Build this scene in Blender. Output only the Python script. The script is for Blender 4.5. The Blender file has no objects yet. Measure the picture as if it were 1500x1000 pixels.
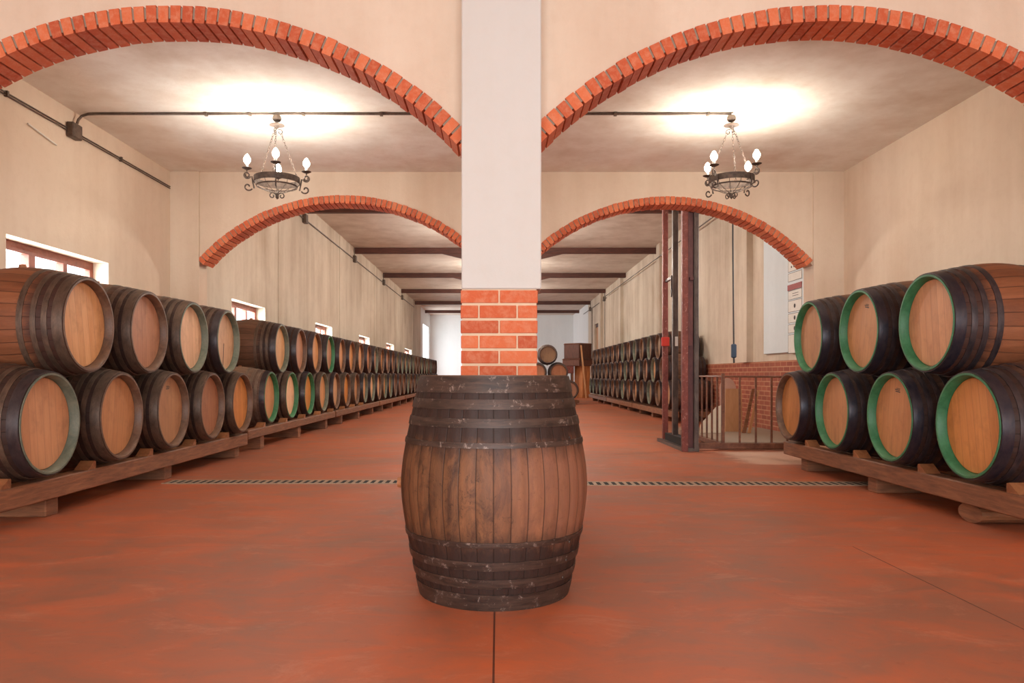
import bpy, math, random
from mathutils import Matrix, Vector
random.seed(7)
PI = math.pi
C = bpy.context.scene.collection
sc = bpy.context.scene

# ------------------------------------------------------------------ materials
def lin(c):
    c = c / 255.0
    return c / 12.92 if c <= 0.04045 else ((c + 0.055) / 1.055) ** 2.4
def rgb(r, g, b): return (lin(r), lin(g), lin(b), 1.0)

class NT:
    def __init__(self, name):
        self.m = bpy.data.materials.new(name); self.m.use_nodes = True
        self.t = self.m.node_tree; self.N = self.t.nodes; self.L = self.t.links
        self.b = self.N['Principled BSDF']
    def n(self, kind, **kw):
        x = self.N.new(kind)
        for k, v in kw.items():
            if k.startswith('i_'):
                key = k[2:]
                x.inputs[int(key) if key.isdigit() else key].default_value = v
            else: setattr(x, k, v)
        return x
    def l(self, a, b): self.L.new(a, b)
    def val(self, x, s):
        if isinstance(x, (int, float)): s.default_value = x
        else: self.l(x, s)
    def math(self, op, a, b=0.0, c=None):
        x = self.n('ShaderNodeMath', operation=op)
        self.val(a, x.inputs[0]); self.val(b, x.inputs[1])
        if c is not None: self.val(c, x.inputs[2])
        return x.outputs[0]
    def noise(self, vec, scale, detail=4, rough=0.55, dist=0.0):
        x = self.n('ShaderNodeTexNoise'); self.l(vec, x.inputs['Vector'])
        x.inputs['Scale'].default_value = scale; x.inputs['Detail'].default_value = detail
        x.inputs['Roughness'].default_value = rough; x.inputs['Distortion'].default_value = dist
        return x.outputs['Fac']
    def mapping(self, vec, scale=(1,1,1), loc=(0,0,0)):
        x = self.n('ShaderNodeMapping'); self.l(vec, x.inputs[0])
        x.inputs['Scale'].default_value = scale; x.inputs['Location'].default_value = loc
        return x.outputs[0]
    def ramp(self, fac, stops, interp='LINEAR'):
        x = self.n('ShaderNodeValToRGB'); self.l(fac, x.inputs[0]); cr = x.color_ramp
        cr.interpolation = interp
        while len(cr.elements) < len(stops): cr.elements.new(0.5)
        for e, (p, c) in zip(cr.elements, stops): e.position = p; e.color = c
        return x.outputs[0]
    def mix(self, fac, a, b, blend='MIX'):
        x = self.n('ShaderNodeMix', data_type='RGBA', blend_type=blend)
        self.val(fac, x.inputs[0])
        for v, i in ((a, 6), (b, 7)):
            if isinstance(v, tuple): x.inputs[i].default_value = v
            else: self.l(v, x.inputs[i])
        return x.outputs[2]
    def bump(self, h, strength=0.3, dist=0.01):
        x = self.n('ShaderNodeBump'); x.inputs['Strength'].default_value = strength
        x.inputs['Distance'].default_value = dist; self.l(h, x.inputs['Height'])
        self.l(x.outputs[0], self.b.inputs['Normal'])
    def obj(self): return self.n('ShaderNodeTexCoord').outputs['Object']
    def out(self, col, rough=0.6, metal=0.0, spec=0.5):
        if isinstance(col, tuple): self.b.inputs['Base Color'].default_value = col
        else: self.l(col, self.b.inputs['Base Color'])
        self.val(rough, self.b.inputs['Roughness']); self.b.inputs['Metallic'].default_value = metal
        self.b.inputs['Specular IOR Level'].default_value = spec
        return self.m
G = lambda v: (v, v, v, 1)

def m_plaster(name, base, dark, amt=0.5, bump=0.25):
    t = NT(name); o = t.obj()
    n1 = t.noise(o, 0.55, 6, 0.6, 0.4); n2 = t.noise(t.mapping(o, (1.6, 1.6, 0.18)), 1.4, 5, 0.6)
    n3 = t.noise(o, 9, 5, 0.65)
    f = t.math('MULTIPLY', t.math('SMOOTHSTEP' if False else 'MULTIPLY', n1, n2), 4.0)
    f = t.math('MULTIPLY', t.math('SUBTRACT', f, 0.65), amt); f.node.use_clamp = True
    c = t.mix(f, base, dark)
    g = t.math('MULTIPLY', t.math('SUBTRACT', n3, 0.48), 0.5); g.node.use_clamp = True
    c = t.mix(g, c, dark)
    t.bump(t.noise(o, 30, 6, 0.7), bump, 0.01)
    return t.out(c, 0.85, 0, 0.25)

def m_wood(name, a, b, scale=(1,1,1), rough=0.6, bump=0.3):
    t = NT(name); o = t.obj()
    g = t.noise(t.mapping(o, scale), 6, 6, 0.65, 0.3)
    info = t.n('ShaderNodeObjectInfo').outputs['Random']
    c = t.mix(t.ramp(g, [(0.3, G(0)), (0.7, G(1))]), a, b)
    v = t.math('ADD', t.math('MULTIPLY', info, 0.35), 0.8)
    c = t.mix(1.0, c, t.n('ShaderNodeCombineColor').outputs[0], 'MULTIPLY') if False else c
    hs = t.n('ShaderNodeHueSaturation'); t.l(c, hs.inputs['Color']); t.l(v, hs.inputs['Value'])
    t.bump(g, bump, 0.008)
    return t.out(hs.outputs[0], rough)

def m_stave(name, a, b, joint, stain, nst=26, mid=0, L=1.045):
    """long staves round the local Z axis, each with its own tone"""
    t = NT(name); o = t.obj()
    s = t.n('ShaderNodeSeparateXYZ'); t.l(o, s.inputs[0])
    info = t.n('ShaderNodeObjectInfo').outputs['Random']
    ang = t.math('ARCTAN2', s.outputs[1], s.outputs[0])
    u = t.math('ADD', t.math('MULTIPLY', ang, nst / (2 * PI)), nst)
    idx = t.math('FLOOR', u); fr = t.math('FRACT', u)
    wn = t.n('ShaderNodeTexWhiteNoise', noise_dimensions='2D')
    cv = t.n('ShaderNodeCombineXYZ'); t.l(idx, cv.inputs[0]); t.l(info, cv.inputs[1]); t.l(cv.outputs[0], wn.inputs[0])
    add = t.n('ShaderNodeVectorMath', operation='MULTIPLY_ADD'); t.l(wn.outputs[1], add.inputs[0]); add.inputs[1].default_value = (3, 3, 3)
    t.l(t.mapping(o, (5, 5, 0.7)), add.inputs[2])
    g = t.noise(add.outputs[0], 5.0, 6, 0.7, 0.6)
    fac = t.math('ADD', t.math('MULTIPLY', wn.outputs[0], 0.45), t.math('MULTIPLY', t.math('SUBTRACT', g, 0.3), 1.3)); fac.node.use_clamp = True
    c = t.mix(fac, a, b)
    # iron stain near the hoops, soft and blotchy
    zz = t.math('ABSOLUTE', t.math('SUBTRACT', s.outputs[2], L / 2))
    q = t.math('ADD', t.math('MULTIPLY', zz, 9.0), t.math('MULTIPLY', t.noise(t.mapping(o, (2, 2, 1)), 6, 5, 0.7), 1.6))
    st = t.math('MULTIPLY', t.math('SUBTRACT', q, 2.1), 1.0); st.node.use_clamp = True
    c = t.mix(st, c, stain)
    if mid:
        bl = t.noise(t.mapping(o, (1, 1, 0.55)), 7, 8, 0.75, 0.9)
        c = t.mix(t.ramp(bl, [(0.46, G(0)), (0.62, G(mid))]), c, stain)
        kn = t.noise(t.mapping(o, (1, 1, 0.8)), 26, 6, 0.8, 1.2)
        c = t.mix(t.ramp(kn, [(0.56, G(0)), (0.66, G(0.7))]), c, joint)
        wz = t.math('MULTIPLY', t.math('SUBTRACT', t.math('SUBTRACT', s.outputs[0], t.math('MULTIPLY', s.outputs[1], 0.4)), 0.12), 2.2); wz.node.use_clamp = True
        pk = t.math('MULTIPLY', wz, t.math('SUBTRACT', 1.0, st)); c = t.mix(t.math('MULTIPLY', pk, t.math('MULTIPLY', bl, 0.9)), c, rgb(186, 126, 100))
    # joints
    d = t.math('MINIMUM', fr, t.math('SUBTRACT', 1.0, fr))
    jj = t.math('SUBTRACT', 1.0, t.math('MULTIPLY', d, 18.0)); jj.node.use_clamp = True
    c = t.mix(t.math('MULTIPLY', jj, 0.8), c, joint)
    t.bump(t.math('SUBTRACT', g, t.math('MULTIPLY', jj, 0.8)), 0.35, 0.006)
    r = t.math('ADD', t.math('MULTIPLY', g, 0.3), 0.42)
    return t.out(c, r, 0, 0.3)

def m_head(name, a, b, dark, npl=8.0):
    t = NT(name); o = t.obj()
    s = t.n('ShaderNodeSeparateXYZ'); t.l(o, s.inputs[0])
    info = t.n('ShaderNodeObjectInfo').outputs['Random']
    u = t.math('ADD', t.math('MULTIPLY', s.outputs[1], npl / 0.65), t.math('ADD', 20.0, info))
    idx = t.math('FLOOR', u); fr = t.math('FRACT', u)
    cv = t.n('ShaderNodeCombineXYZ'); t.l(idx, cv.inputs[0]); t.l(info, cv.inputs[1])
    wn = t.n('ShaderNodeTexWhiteNoise', noise_dimensions='2D'); t.l(cv.outputs[0], wn.inputs[0])
    off = t.n('ShaderNodeVectorMath', operation='MULTIPLY_ADD'); t.l(wn.outputs[1], off.inputs[0]); off.inputs[1].default_value = (4, 4, 4)
    t.l(t.mapping(o, (0.9, 7, 1)), off.inputs[2])
    g = t.noise(off.outputs[0], 4.0, 6, 0.68, 0.8)
    fac = t.math('ADD', t.math('MULTIPLY', wn.outputs[0], 0.35), t.math('MULTIPLY', t.math('SUBTRACT', g, 0.32), 1.2)); fac.node.use_clamp = True
    c = t.mix(fac, a, b)
    d = t.math('MINIMUM', fr, t.math('SUBTRACT', 1.0, fr))
    jj = t.math('SUBTRACT', 1.0, t.math('MULTIPLY', d, 22.0)); jj.node.use_clamp = True
    c = t.mix(t.math('MULTIPLY', jj, 0.5), c, dark)
    bl = t.math('MULTIPLY', t.math('SUBTRACT', t.noise(o, 5, 5, 0.6), 0.52), 2.0); bl.node.use_clamp = True
    c = t.mix(bl, c, dark)
    hs = t.n('ShaderNodeHueSaturation'); t.l(c, hs.inputs['Color'])
    t.l(t.math('ADD', t.math('MULTIPLY', info, 0.3), 0.85), hs.inputs['Value'])
    t.l(t.math('ADD', t.math('MULTIPLY', t.math('FRACT', t.math('MULTIPLY', info, 7.3)), 0.25), 0.85), hs.inputs['Saturation'])
    t.bump(t.math('SUBTRACT', g, jj), 0.25, 0.004)
    return t.out(hs.outputs[0], 0.5)

def m_metal(name, a, b, rough=0.5, metal=0.5, sc_=(3,3,8), wear=None):
    t = NT(name); o = t.obj()
    g = t.noise(t.mapping(o, sc_), 3, 6, 0.7, 0.3)
    c = t.mix(t.ramp(g, [(0.35, G(0)), (0.68, G(1))]), a, b)
    if wear:
        w = t.noise(t.mapping(o, (4, 4, 4)), 5, 8, 0.8, 0.5)
        c = t.mix(t.ramp(w, [(0.56, G(0)), (0.66, G(0.8))]), c, wear)
    t.bump(g, 0.15, 0.003)
    return t.out(c, t.math('ADD', t.math('MULTIPLY', g, 0.25), rough - 0.12), metal)

def m_plain(name, c, rough=0.6, metal=0.0):
    t = NT(name); o = t.obj()
    g = t.noise(o, 14, 4, 0.6)
    d = (c[0]*0.78, c[1]*0.78, c[2]*0.78, 1)
    return t.out(t.mix(g, d, c), rough, metal)

def m_brick_island(name, a, b, c3):
    t = NT(name); o = t.obj()
    r = t.n('ShaderNodeNewGeometry').outputs['Random Per Island']
    c = t.ramp(r, [(0.0, a), (0.5, b), (1.0, c3)])
    n = t.noise(o, 22, 6, 0.7, 0.3)
    c = t.mix(t.ramp(n, [(0.45, G(0)), (0.75, G(0.55))]), c, rgb(214, 158, 126))
    n2 = t.noise(o, 60, 4, 0.6)
    t.bump(t.math('ADD', n, n2), 0.5, 0.006)
    return t.out(c, 0.8, 0, 0.3)

def m_brick_tex(name):
    t = NT(name); o = t.obj()
    s = t.n('ShaderNodeSeparateXYZ'); t.l(o, s.inputs[0])
    cv = t.n('ShaderNodeCombineXYZ'); t.l(s.outputs[1], cv.inputs[0]); t.l(s.outputs[2], cv.inputs[1])
    b = t.n('ShaderNodeTexBrick'); t.l(cv.outputs[0], b.inputs['Vector'])
    b.inputs['Color1'].default_value = rgb(160, 84, 58); b.inputs['Color2'].default_value = rgb(138, 66, 46)
    b.inputs['Mortar'].default_value = rgb(184, 132, 98); b.inputs['Scale'].default_value = 1.0
    b.inputs['Mortar Size'].default_value = 0.009; b.inputs['Brick Width'].default_value = 0.26; b.inputs['Row Height'].default_value = 0.085
    n = t.noise(o, 2.2, 5, 0.6)
    c = t.mix(t.ramp(n, [(0.4, G(0)), (0.7, G(0.5))]), b.outputs[0], rgb(120, 66, 40))
    t.bump(b.outputs['Fac'], -0.5, 0.01)
    return t.out(c, 0.8)

def m_floor():
    t = NT('painted_concrete_floor'); o = t.obj()
    s = t.n('ShaderNodeSeparateXYZ'); t.l(o, s.inputs[0]); X, Y = s.outputs[0], s.outputs[1]
    n1 = t.noise(o, 0.5, 6, 0.6, 0.5); n2 = t.noise(t.mapping(o, (1, 1.6, 1)), 2.2, 7, 0.68, 0.8); n3 = t.noise(o, 14, 6, 0.7)
    f = t.math('ADD', t.math('MULTIPLY', t.math('SUBTRACT', n1, 0.5), 2.6), t.math('MULTIPLY', t.math('SUBTRACT', n2, 0.5), 2.6))
    f = t.math('ADD', f, 0.5); f.node.use_clamp = True
    c = t.mix(f, rgb(146, 94, 72), rgb(186, 98, 60))
    w = t.ramp(t.noise(t.mapping(o, (.8, 1.4, 1)), 2.6, 9, 0.78, 0.6), [(0.54, G(0)), (0.70, G(0.55))])
    c = t.mix(w, c, rgb(196, 132, 104))
    d = t.ramp(n3, [(0.6, G(0)), (0.75, G(0.4))])
    c = t.mix(d, c, rgb(120, 56, 38))
    # pale threshold strip with soft edges under the right hand arch
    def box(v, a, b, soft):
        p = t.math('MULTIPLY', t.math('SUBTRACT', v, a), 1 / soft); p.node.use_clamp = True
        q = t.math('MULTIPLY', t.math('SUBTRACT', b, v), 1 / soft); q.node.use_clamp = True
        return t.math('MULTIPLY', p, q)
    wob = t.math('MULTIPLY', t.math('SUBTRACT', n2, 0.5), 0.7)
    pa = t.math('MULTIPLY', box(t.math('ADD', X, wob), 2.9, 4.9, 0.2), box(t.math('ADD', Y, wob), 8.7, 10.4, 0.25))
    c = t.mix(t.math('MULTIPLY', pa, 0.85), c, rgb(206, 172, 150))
    # sawn joints
    def line(v, at, hw):
        return t.math('LESS_THAN', t.math('ABSOLUTE', t.math('SUBTRACT', v, at)), hw)
    near = t.math('LESS_THAN', Y, 4.6)
    j = t.math('MULTIPLY', line(X, -0.017, 0.004), near)
    j = t.math('MAXIMUM', j, t.math('MULTIPLY', line(X, 2.17, 0.0035), near))
    j2 = line(Y, 4.6, 0.0025)
    for yy in (13.5, 17.5, 22.5, 27.5): j2 = t.math('MAXIMUM', j2, line(Y, yy, 0.012))
    j = t.math('MAXIMUM', j, t.math('MULTIPLY', j2, 0.45))
    c = t.mix(t.math('MULTIPLY', j, 0.85), c, rgb(62, 28, 20))
    t.bump(t.math('ADD', t.math('MULTIPLY', n3, 0.5), t.math('MULTIPLY', n2, 0.6)), 0.1, 0.01)
    r = t.math('ADD', t.math('MULTIPLY', n2, 0.3), 0.36)
    return t.out(c, r, 0, 0.4)

M = {}
M['wall'] = m_plaster('cream_plaster', rgb(219, 202, 182), rgb(188, 160, 134), 0.5)
M['wall_far'] = m_plaster('grey_cream_plaster', rgb(214, 202, 184), rgb(162, 142, 120), 0.75)
M['pillar'] = m_plaster('pale_plaster', rgb(206, 206, 202), rgb(194, 188, 176), 0.3, 0.1)
M['ceiling'] = m_plaster('stained_ceiling_plaster', rgb(236, 232, 224), rgb(186, 160, 134), 0.5)
M['ceiling_far'] = m_plaster('grey_ceiling_plaster', rgb(214, 204, 192), rgb(160, 138, 118), 0.5)
M['white'] = m_plaster('white_plaster', rgb(232, 236, 236), rgb(206, 212, 212), 0.3, 0.1)
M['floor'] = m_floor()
M['brick'] = m_brick_island('arch_brick', rgb(180, 84, 54), rgb(200, 99, 62), rgb(212, 116, 76))
M['mortar'] = m_plain('mortar', rgb(150, 134, 116), 0.9)
M['mortar_pale'] = m_plain('pale_mortar', rgb(226, 200, 170), 0.9)
M['dado'] = m_brick_tex('dado_brick')
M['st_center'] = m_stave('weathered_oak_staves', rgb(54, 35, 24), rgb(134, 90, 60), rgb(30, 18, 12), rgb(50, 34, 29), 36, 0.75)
M['st_dark'] = m_stave('dark_oak_staves', rgb(74, 48, 36), rgb(128, 92, 70), rgb(32, 20, 14), rgb(54, 36, 30), 28)
M['st_dusty'] = m_stave('dusty_oak_staves', rgb(104, 82, 66), rgb(158, 130, 108), rgb(58, 40, 30), rgb(104, 82, 70), 28)
M['hoop_dusty'] = m_metal('dusty_hoop', rgb(98, 80, 68), rgb(138, 118, 102), 0.55, 0.2, (3,3,8))
M['st_warm'] = m_stave('warm_oak_staves', rgb(104, 60, 38), rgb(152, 96, 64), rgb(48, 26, 16), rgb(66, 42, 34), 28)
M['st_far'] = m_stave('small_oak_staves', rgb(84, 58, 44), rgb(130, 96, 74), rgb(40, 24, 18), rgb(66, 44, 36), 22)
M['head'] = m_head('oak_head_boards', rgb(178, 118, 66), rgb(212, 152, 94), rgb(126, 76, 42))
M['head_pale'] = m_head('pale_oak_head_boards', rgb(196, 146, 104), rgb(226, 184, 140), rgb(140, 96, 64))
M['head_brown'] = m_head('brown_oak_head_boards', rgb(158, 102, 70), rgb(196, 140, 102), rgb(104, 62, 42))
M['head_dull'] = m_head('dull_oak_head_boards', rgb(120, 92, 68), rgb(160, 124, 90), rgb(84, 60, 42))
M['rim_green'] = m_metal('green_painted_rim', rgb(36, 98, 62), rgb(66, 128, 86), 0.5, 0.0, (3,3,3))
M['rim_sage'] = m_metal('sage_painted_rim', rgb(82, 92, 78), rgb(118, 122, 104), 0.55, 0.0, (3,3,3))
M['rim_brown'] = m_metal('dark_brown_rim', rgb(82, 58, 44), rgb(122, 92, 70), 0.5, 0.0, (3,3,3))
M['hoop_black'] = m_metal('black_painted_hoop', rgb(44, 38, 42), rgb(74, 62, 62), 0.38, 0.35, (3,3,8))
M['hoop_rust'] = m_metal('rusty_hoop', rgb(70, 54, 44), rgb(110, 88, 72), 0.48, 0.35, (3,3,8))
M['hoop_blue'] = m_metal('blue_black_hoop', rgb(32, 32, 46), rgb(66, 56, 58), 0.34, 0.35, (3,3,8))
M['hoop_center'] = m_metal('scuffed_brown_hoop', rgb(42, 30, 25), rgb(80, 60, 50), 0.5, 0.2, (2,2,16), rgb(160, 142, 132))
M['beam'] = m_wood('rail_timber', rgb(98, 60, 38), rgb(150, 98, 64), (0.6, 0.6, 6), 0.6)
M['beam_pale'] = m_wood('pale_rail_timber', rgb(150, 104, 72), rgb(188, 140, 100), (0.6, 0.6, 6), 0.6)
M['wedge'] = m_wood('wedge_timber', rgb(132, 82, 50), rgb(170, 112, 70), (3, 3, 3), 0.6)
M['roofbeam'] = m_wood('dark_roof_timber', rgb(66, 38, 32), rgb(104, 62, 50), (0.5, 4, 4), 0.6)
M['frame'] = m_wood('window_timber', rgb(126, 62, 46), rgb(156, 84, 62), (3, 3, 3), 0.5)
M['iron'] = m_metal('wrought_iron', rgb(58, 46, 40), rgb(98, 80, 68), 0.55, 0.4, (8,8,8))
M['conduit'] = m_metal('grey_conduit', rgb(84, 72, 64), rgb(118, 104, 92), 0.5, 0.3, (4,4,4))
M['redsteel'] = m_metal('red_oxide_steel', rgb(104, 46, 38), rgb(142, 76, 64), 0.5, 0.2, (3,3,1.5), rgb(188, 146, 130))
M['maroon'] = m_metal('maroon_steel', rgb(84, 44, 42), rgb(112, 66, 62), 0.5, 0.2, (3,3,1.5))
M['greysteel'] = m_metal('grey_brown_steel', rgb(72, 60, 56), rgb(110, 96, 88), 0.45, 0.4, (3,3,1.5))
M['rail'] = m_metal('brown_painted_steel', rgb(96, 58, 42), rgb(136, 90, 66), 0.5, 0.2, (4,4,4))
M['red'] = m_plain('red_plastic', rgb(206, 52, 34), 0.4)
M['bluegrey'] = m_plain('blue_grey_plastic', rgb(60, 76, 96), 0.45)
M['paper'] = m_plain('white_paper', rgb(232, 230, 222), 0.8)
M['ink'] = m_plain('dark_ink', rgb(70, 66, 64), 0.8)
M['redsign'] = m_plain('red_sign', rgb(150, 46, 40), 0.6)
M['panelwhite'] = m_plaster('daylight_tinted_panel', rgb(214, 224, 228), rgb(188, 198, 200), 0.4, 0.1)
M['tan'] = m_wood('tan_board', rgb(178, 126, 84), rgb(198, 148, 104), (2, 2, 0.6), 0.6)
M['pink'] = m_plain('pinkish_board', rgb(206, 166, 146), 0.7)
M['cream'] = m_plain('cream_sunlit_patch', rgb(240, 230, 206), 0.7)
M['orange'] = m_wood('orange_plywood', rgb(176, 108, 62), rgb(206, 138, 84), (2, 2, 0.5), 0.55)
M['darkcrate'] = m_wood('dark_crate_timber', rgb(80, 46, 34), rgb(114, 68, 50), (4, 4, 0.7), 0.6)
M['platform'] = m_plain('grey_concrete_slab', rgb(150, 128, 108), 0.8)
M['grate'] = m_metal('galvanised_grate', rgb(150, 128, 108), rgb(190, 168, 144), 0.5, 0.3, (8,8,8))
M['pit'] = m_plain('dark_channel', rgb(24, 18, 16), 0.9)

t = NT('window_glass'); t.N.remove(t.b)
tr = t.n('ShaderNodeBsdfTransparent'); tr.inputs[0].default_value = (0.94, 0.97, 0.98, 1)
gl = t.n('ShaderNodeBsdfGlossy'); gl.inputs['Roughness'].default_value = 0.03
mx = t.n('ShaderNodeMixShader'); mx.inputs[0].default_value = 0.05; t.l(tr.outputs[0], mx.inputs[1]); t.l(gl.outputs[0], mx.inputs[2])
t.l(mx.outputs[0], t.N['Material Output'].inputs[0]); M['glass'] = t.m
t = NT('glowing_bulb'); t.b.inputs['Emission Color'].default_value = (1.0, 0.9, 0.76, 1); t.b.inputs['Emission Strength'].default_value = 14
M['bulb'] = t.out((1, 0.95, 0.85, 1), 0.3)

# ------------------------------------------------------------------ mesh helpers
class MB:
    def __init__(s): s.v = []; s.f = []; s.sm = []
    def add(s, vs, fs, smooth=False, mat=None):
        o = len(s.v)
        s.v += [tuple(mat @ Vector(p)) for p in vs] if mat is not None else [tuple(p) for p in vs]
        s.f += [tuple(i + o for i in f) for f in fs]; s.sm += [smooth] * len(fs)
        return s
    def box(s, x0, x1, y0, y1, z0, z1, mat=None, bev=0.0):
        if bev <= 0:
            vs = [(x0,y0,z0),(x1,y0,z0),(x1,y1,z0),(x0,y1,z0),(x0,y0,z1),(x1,y0,z1),(x1,y1,z1),(x0,y1,z1)]
            return s.add(vs, [(3,2,1,0),(4,5,6,7),(0,1,5,4),(1,2,6,5),(2,3,7,6),(3,0,4,7)], False, mat)
        b = min(bev, (x1-x0)/2.1, (y1-y0)/2.1, (z1-z0)/2.1)
        X = (x0, x1); Y = (y0, y1); Z = (z0, z1); sg = (1, -1); vs = []; idx = {}
        for i in (0,1):
            for j in (0,1):
                for k in (0,1):
                    for a in range(3):
                        p = [X[i] + sg[i]*b, Y[j] + sg[j]*b, Z[k] + sg[k]*b]
                        p[a] = (X[i], Y[j], Z[k])[a]
                        idx[i,j,k,a] = len(vs); vs.append(p)
        q = lambda *t_: tuple(idx[x] for x in t_)
        F = []
        for k in (0,1):
            F.append(q((0,0,k,2),(1,0,k,2),(1,1,k,2),(0,1,k,2)) if k else q((0,1,k,2),(1,1,k,2),(1,0,k,2),(0,0,k,2)))
            F.append(q((k,0,0,0),(k,1,0,0),(k,1,1,0),(k,0,1,0)) if k else q((k,0,1,0),(k,1,1,0),(k,1,0,0),(k,0,0,0)))
            F.append(q((0,k,1,1),(1,k,1,1),(1,k,0,1),(0,k,0,1)) if k else q((0,k,0,1),(1,k,0,1),(1,k,1,1),(0,k,1,1)))
        for i in (0,1):
            for j in (0,1):
                F.append(q((i,j,0,0),(i,j,1,0),(i,j,1,1),(i,j,0,1)))
                F.append(q((i,0,j,0),(i,1,j,0),(i,1,j,2),(i,0,j,2)))
                F.append(q((0,i,j,1),(1,i,j,1),(1,i,j,2),(0,i,j,2)))
                for k in (0,1): F.append(q((i,j,k,0),(i,j,k,1),(i,j,k,2)))
        return s.add(vs, F, False, mat)
    def lathe(s, prof, n=48, mat=None, closed=True, smooth=True, rf=None):
        """prof: list of (r, z); closed joins the last ring to the first"""
        vs = []
        for r, z in prof:
            for i in range(n):
                a = 2*PI*i/n; rr = r + (rf(i) if rf else 0)
                vs.append((rr*math.cos(a), rr*math.sin(a), z))
        fs = []; m = len(prof)
        for j in range(m if closed else m-1):
            for i in range(n):
                k = (i+1) % n; jj = (j+1) % m
                fs.append((j*n+i, j*n+k, jj*n+k, jj*n+i))
        return s.add(vs, fs, smooth, mat)
    def disc(s, r, z0, z1, n=48, bev=0.01, mat=None):
        prof = [(0.0005, z0), (r, z0), (r, z1-bev), (r-bev, z1), (0.0005, z1)]
        return s.lathe(prof, n, mat, closed=False, smooth=False)
    def tube(s, pts, r, n=8, closed=False):
        P = [Vector(p) for p in pts]; m = len(P); vs = []; up = None
        for i in range(m):
            if closed: d = P[(i+1) % m] - P[i-1]
            else: d = P[min(i+1, m-1)] - P[max(i-1, 0)]
            d.normalize()
            if up is None:
                up = Vector((0,0,1)) if abs(d.z) < 0.9 else Vector((1,0,0))
            u = (up - d*up.dot(d)).normalized(); w = d.cross(u); up = u
            rr = r[i] if isinstance(r, (list, tuple)) else r
            for k in range(n):
                a = 2*PI*k/n; vs.append(P[i] + (u*math.cos(a) + w*math.sin(a))*rr)
        fs = []
        for i in range(m if closed else m-1):
            j = (i+1) % m
            for k in range(n): fs.append((i*n+k, i*n+(k+1) % n, j*n+(k+1) % n, j*n+k))
        if not closed:
            fs.append(tuple(range(n-1, -1, -1))); fs.append(tuple((m-1)*n+k for k in range(n)))
        return s.add(vs, fs, True)
    def prism(s, poly, axis, a, b, mat=None):
        """poly of 2D points extruded along an axis from a to b"""
        def P(u, v, w): return {'x': (w, u, v), 'y': (u, w, v), 'z': (u, v, w)}[axis]
        n = len(poly)
        vs = [P(u, v, a) for u, v in poly] + [P(u, v, b) for u, v in poly]
        fs = [tuple(range(n-1, -1, -1)), tuple(range(n, 2*n))] + [(i, (i+1) % n, (i+1) % n + n, i+n) for i in range(n)]
        return s.add(vs, fs, False, mat)
    def mesh(s, name, mat):
        import bmesh
        me = bpy.data.meshes.new(name); me.from_pydata(s.v, [], s.f)
        me.polygons.foreach_set('use_smooth', s.sm); me.materials.append(mat)
        bm = bmesh.new(); bm.from_mesh(me); bmesh.ops.recalc_face_normals(bm, faces=bm.faces); bm.to_mesh(me); bm.free()
        if any(s.sm):
            try: me.set_sharp_from_angle(angle=math.radians(35))
            except Exception: pass
        me.update(); return me
    def obj(s, name, mat, parent=None):
        o = bpy.data.objects.new(name, s.mesh(name, mat)); C.objects.link(o)
        if parent: o.parent = parent
        return o

def tag(o, label, cat, group=None, kind=None):
    o['label'] = label; o['category'] = cat
    if group: o['group'] = group
    if kind: o['kind'] = kind
    return o
def struct(o): o['kind'] = 'structure'; return o
def thing(name, label, cat, loc=(0,0,0), group=None, rz=0):
    o = bpy.data.objects.new(name, None); C.objects.link(o); o.location = loc; o.rotation_euler = (0,0,rz)
    o.empty_display_size = 0.1
    return tag(o, label, cat, group)
def copy_tree(o, parent=None):
    c = o.copy(); C.objects.link(c)
    if parent: c.parent = parent
    for ch in list(o.children): copy_tree(ch, c)
    return c

# ------------------------------------------------------------------ camera
H = 1.05
cam = bpy.data.cameras.new('camera'); co = bpy.data.objects.new('camera', cam); C.objects.link(co)
co.location = (0, 0, H); co.rotation_euler = (PI/2, 0, 0)
cam.sensor_width = 36; cam.lens = 1100/1500*36; cam.shift_x = 20/1500; cam.shift_y = 49/1500
cam.clip_end = 200; sc.camera = co

# ------------------------------------------------------------------ setting
XL, XR, XRF = -4.34, 4.57, 4.79
YB, Y1, T1, Y2, T2, YE = -4.5, 4.75, 0.24, 9.96, 0.30, 48.0
ZC, ZF = 3.74, 4.88

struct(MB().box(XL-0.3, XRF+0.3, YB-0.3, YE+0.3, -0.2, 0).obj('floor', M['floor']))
# ceilings
struct(MB().box(XL-0.3, XRF+0.3, YB, Y2, ZC, ZC+0.2).obj('ceiling', M['ceiling']))
struct(MB().box(XL-0.3, XRF+0.3, Y2+T2, YE+0.3, ZF, ZF+0.2).obj('ceiling_far', M['ceiling_far']))

# left wall with window openings
WINS = [(6.62, 8.36), (12.22, 13.98), (17.8, 19.6), (23.4, 25.3), (29.1, 31.2), (34.8, 37.6)]
ZW0, ZW1 = 1.55, 2.295
def wall_x(name, x0, x1, ya, yb, ztop, holes, mat):
    m = MB(); y = ya
    for (a, b, z0, z1) in holes:
        m.box(x0, x1, y, a, 0, ztop); m.box(x0, x1, a, b, 0, z0); m.box(x0, x1, a, b, z1, ztop); y = b
    m.box(x0, x1, y, yb, 0, ztop)
    return struct(m.obj(name, mat))
wall_x('wall_left', XL-0.3, XL, YB-0.3, Y2, ZF+0.2, [(a, b, ZW0, ZW1) for a, b in WINS[:1]], M['wall'])
wall_x('wall_left_far', XL-0.3, XL, Y2, 42.0, ZF+0.2, [(a, b, ZW0, ZW1) for a, b in WINS[1:]], M['wall_far'])
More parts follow.
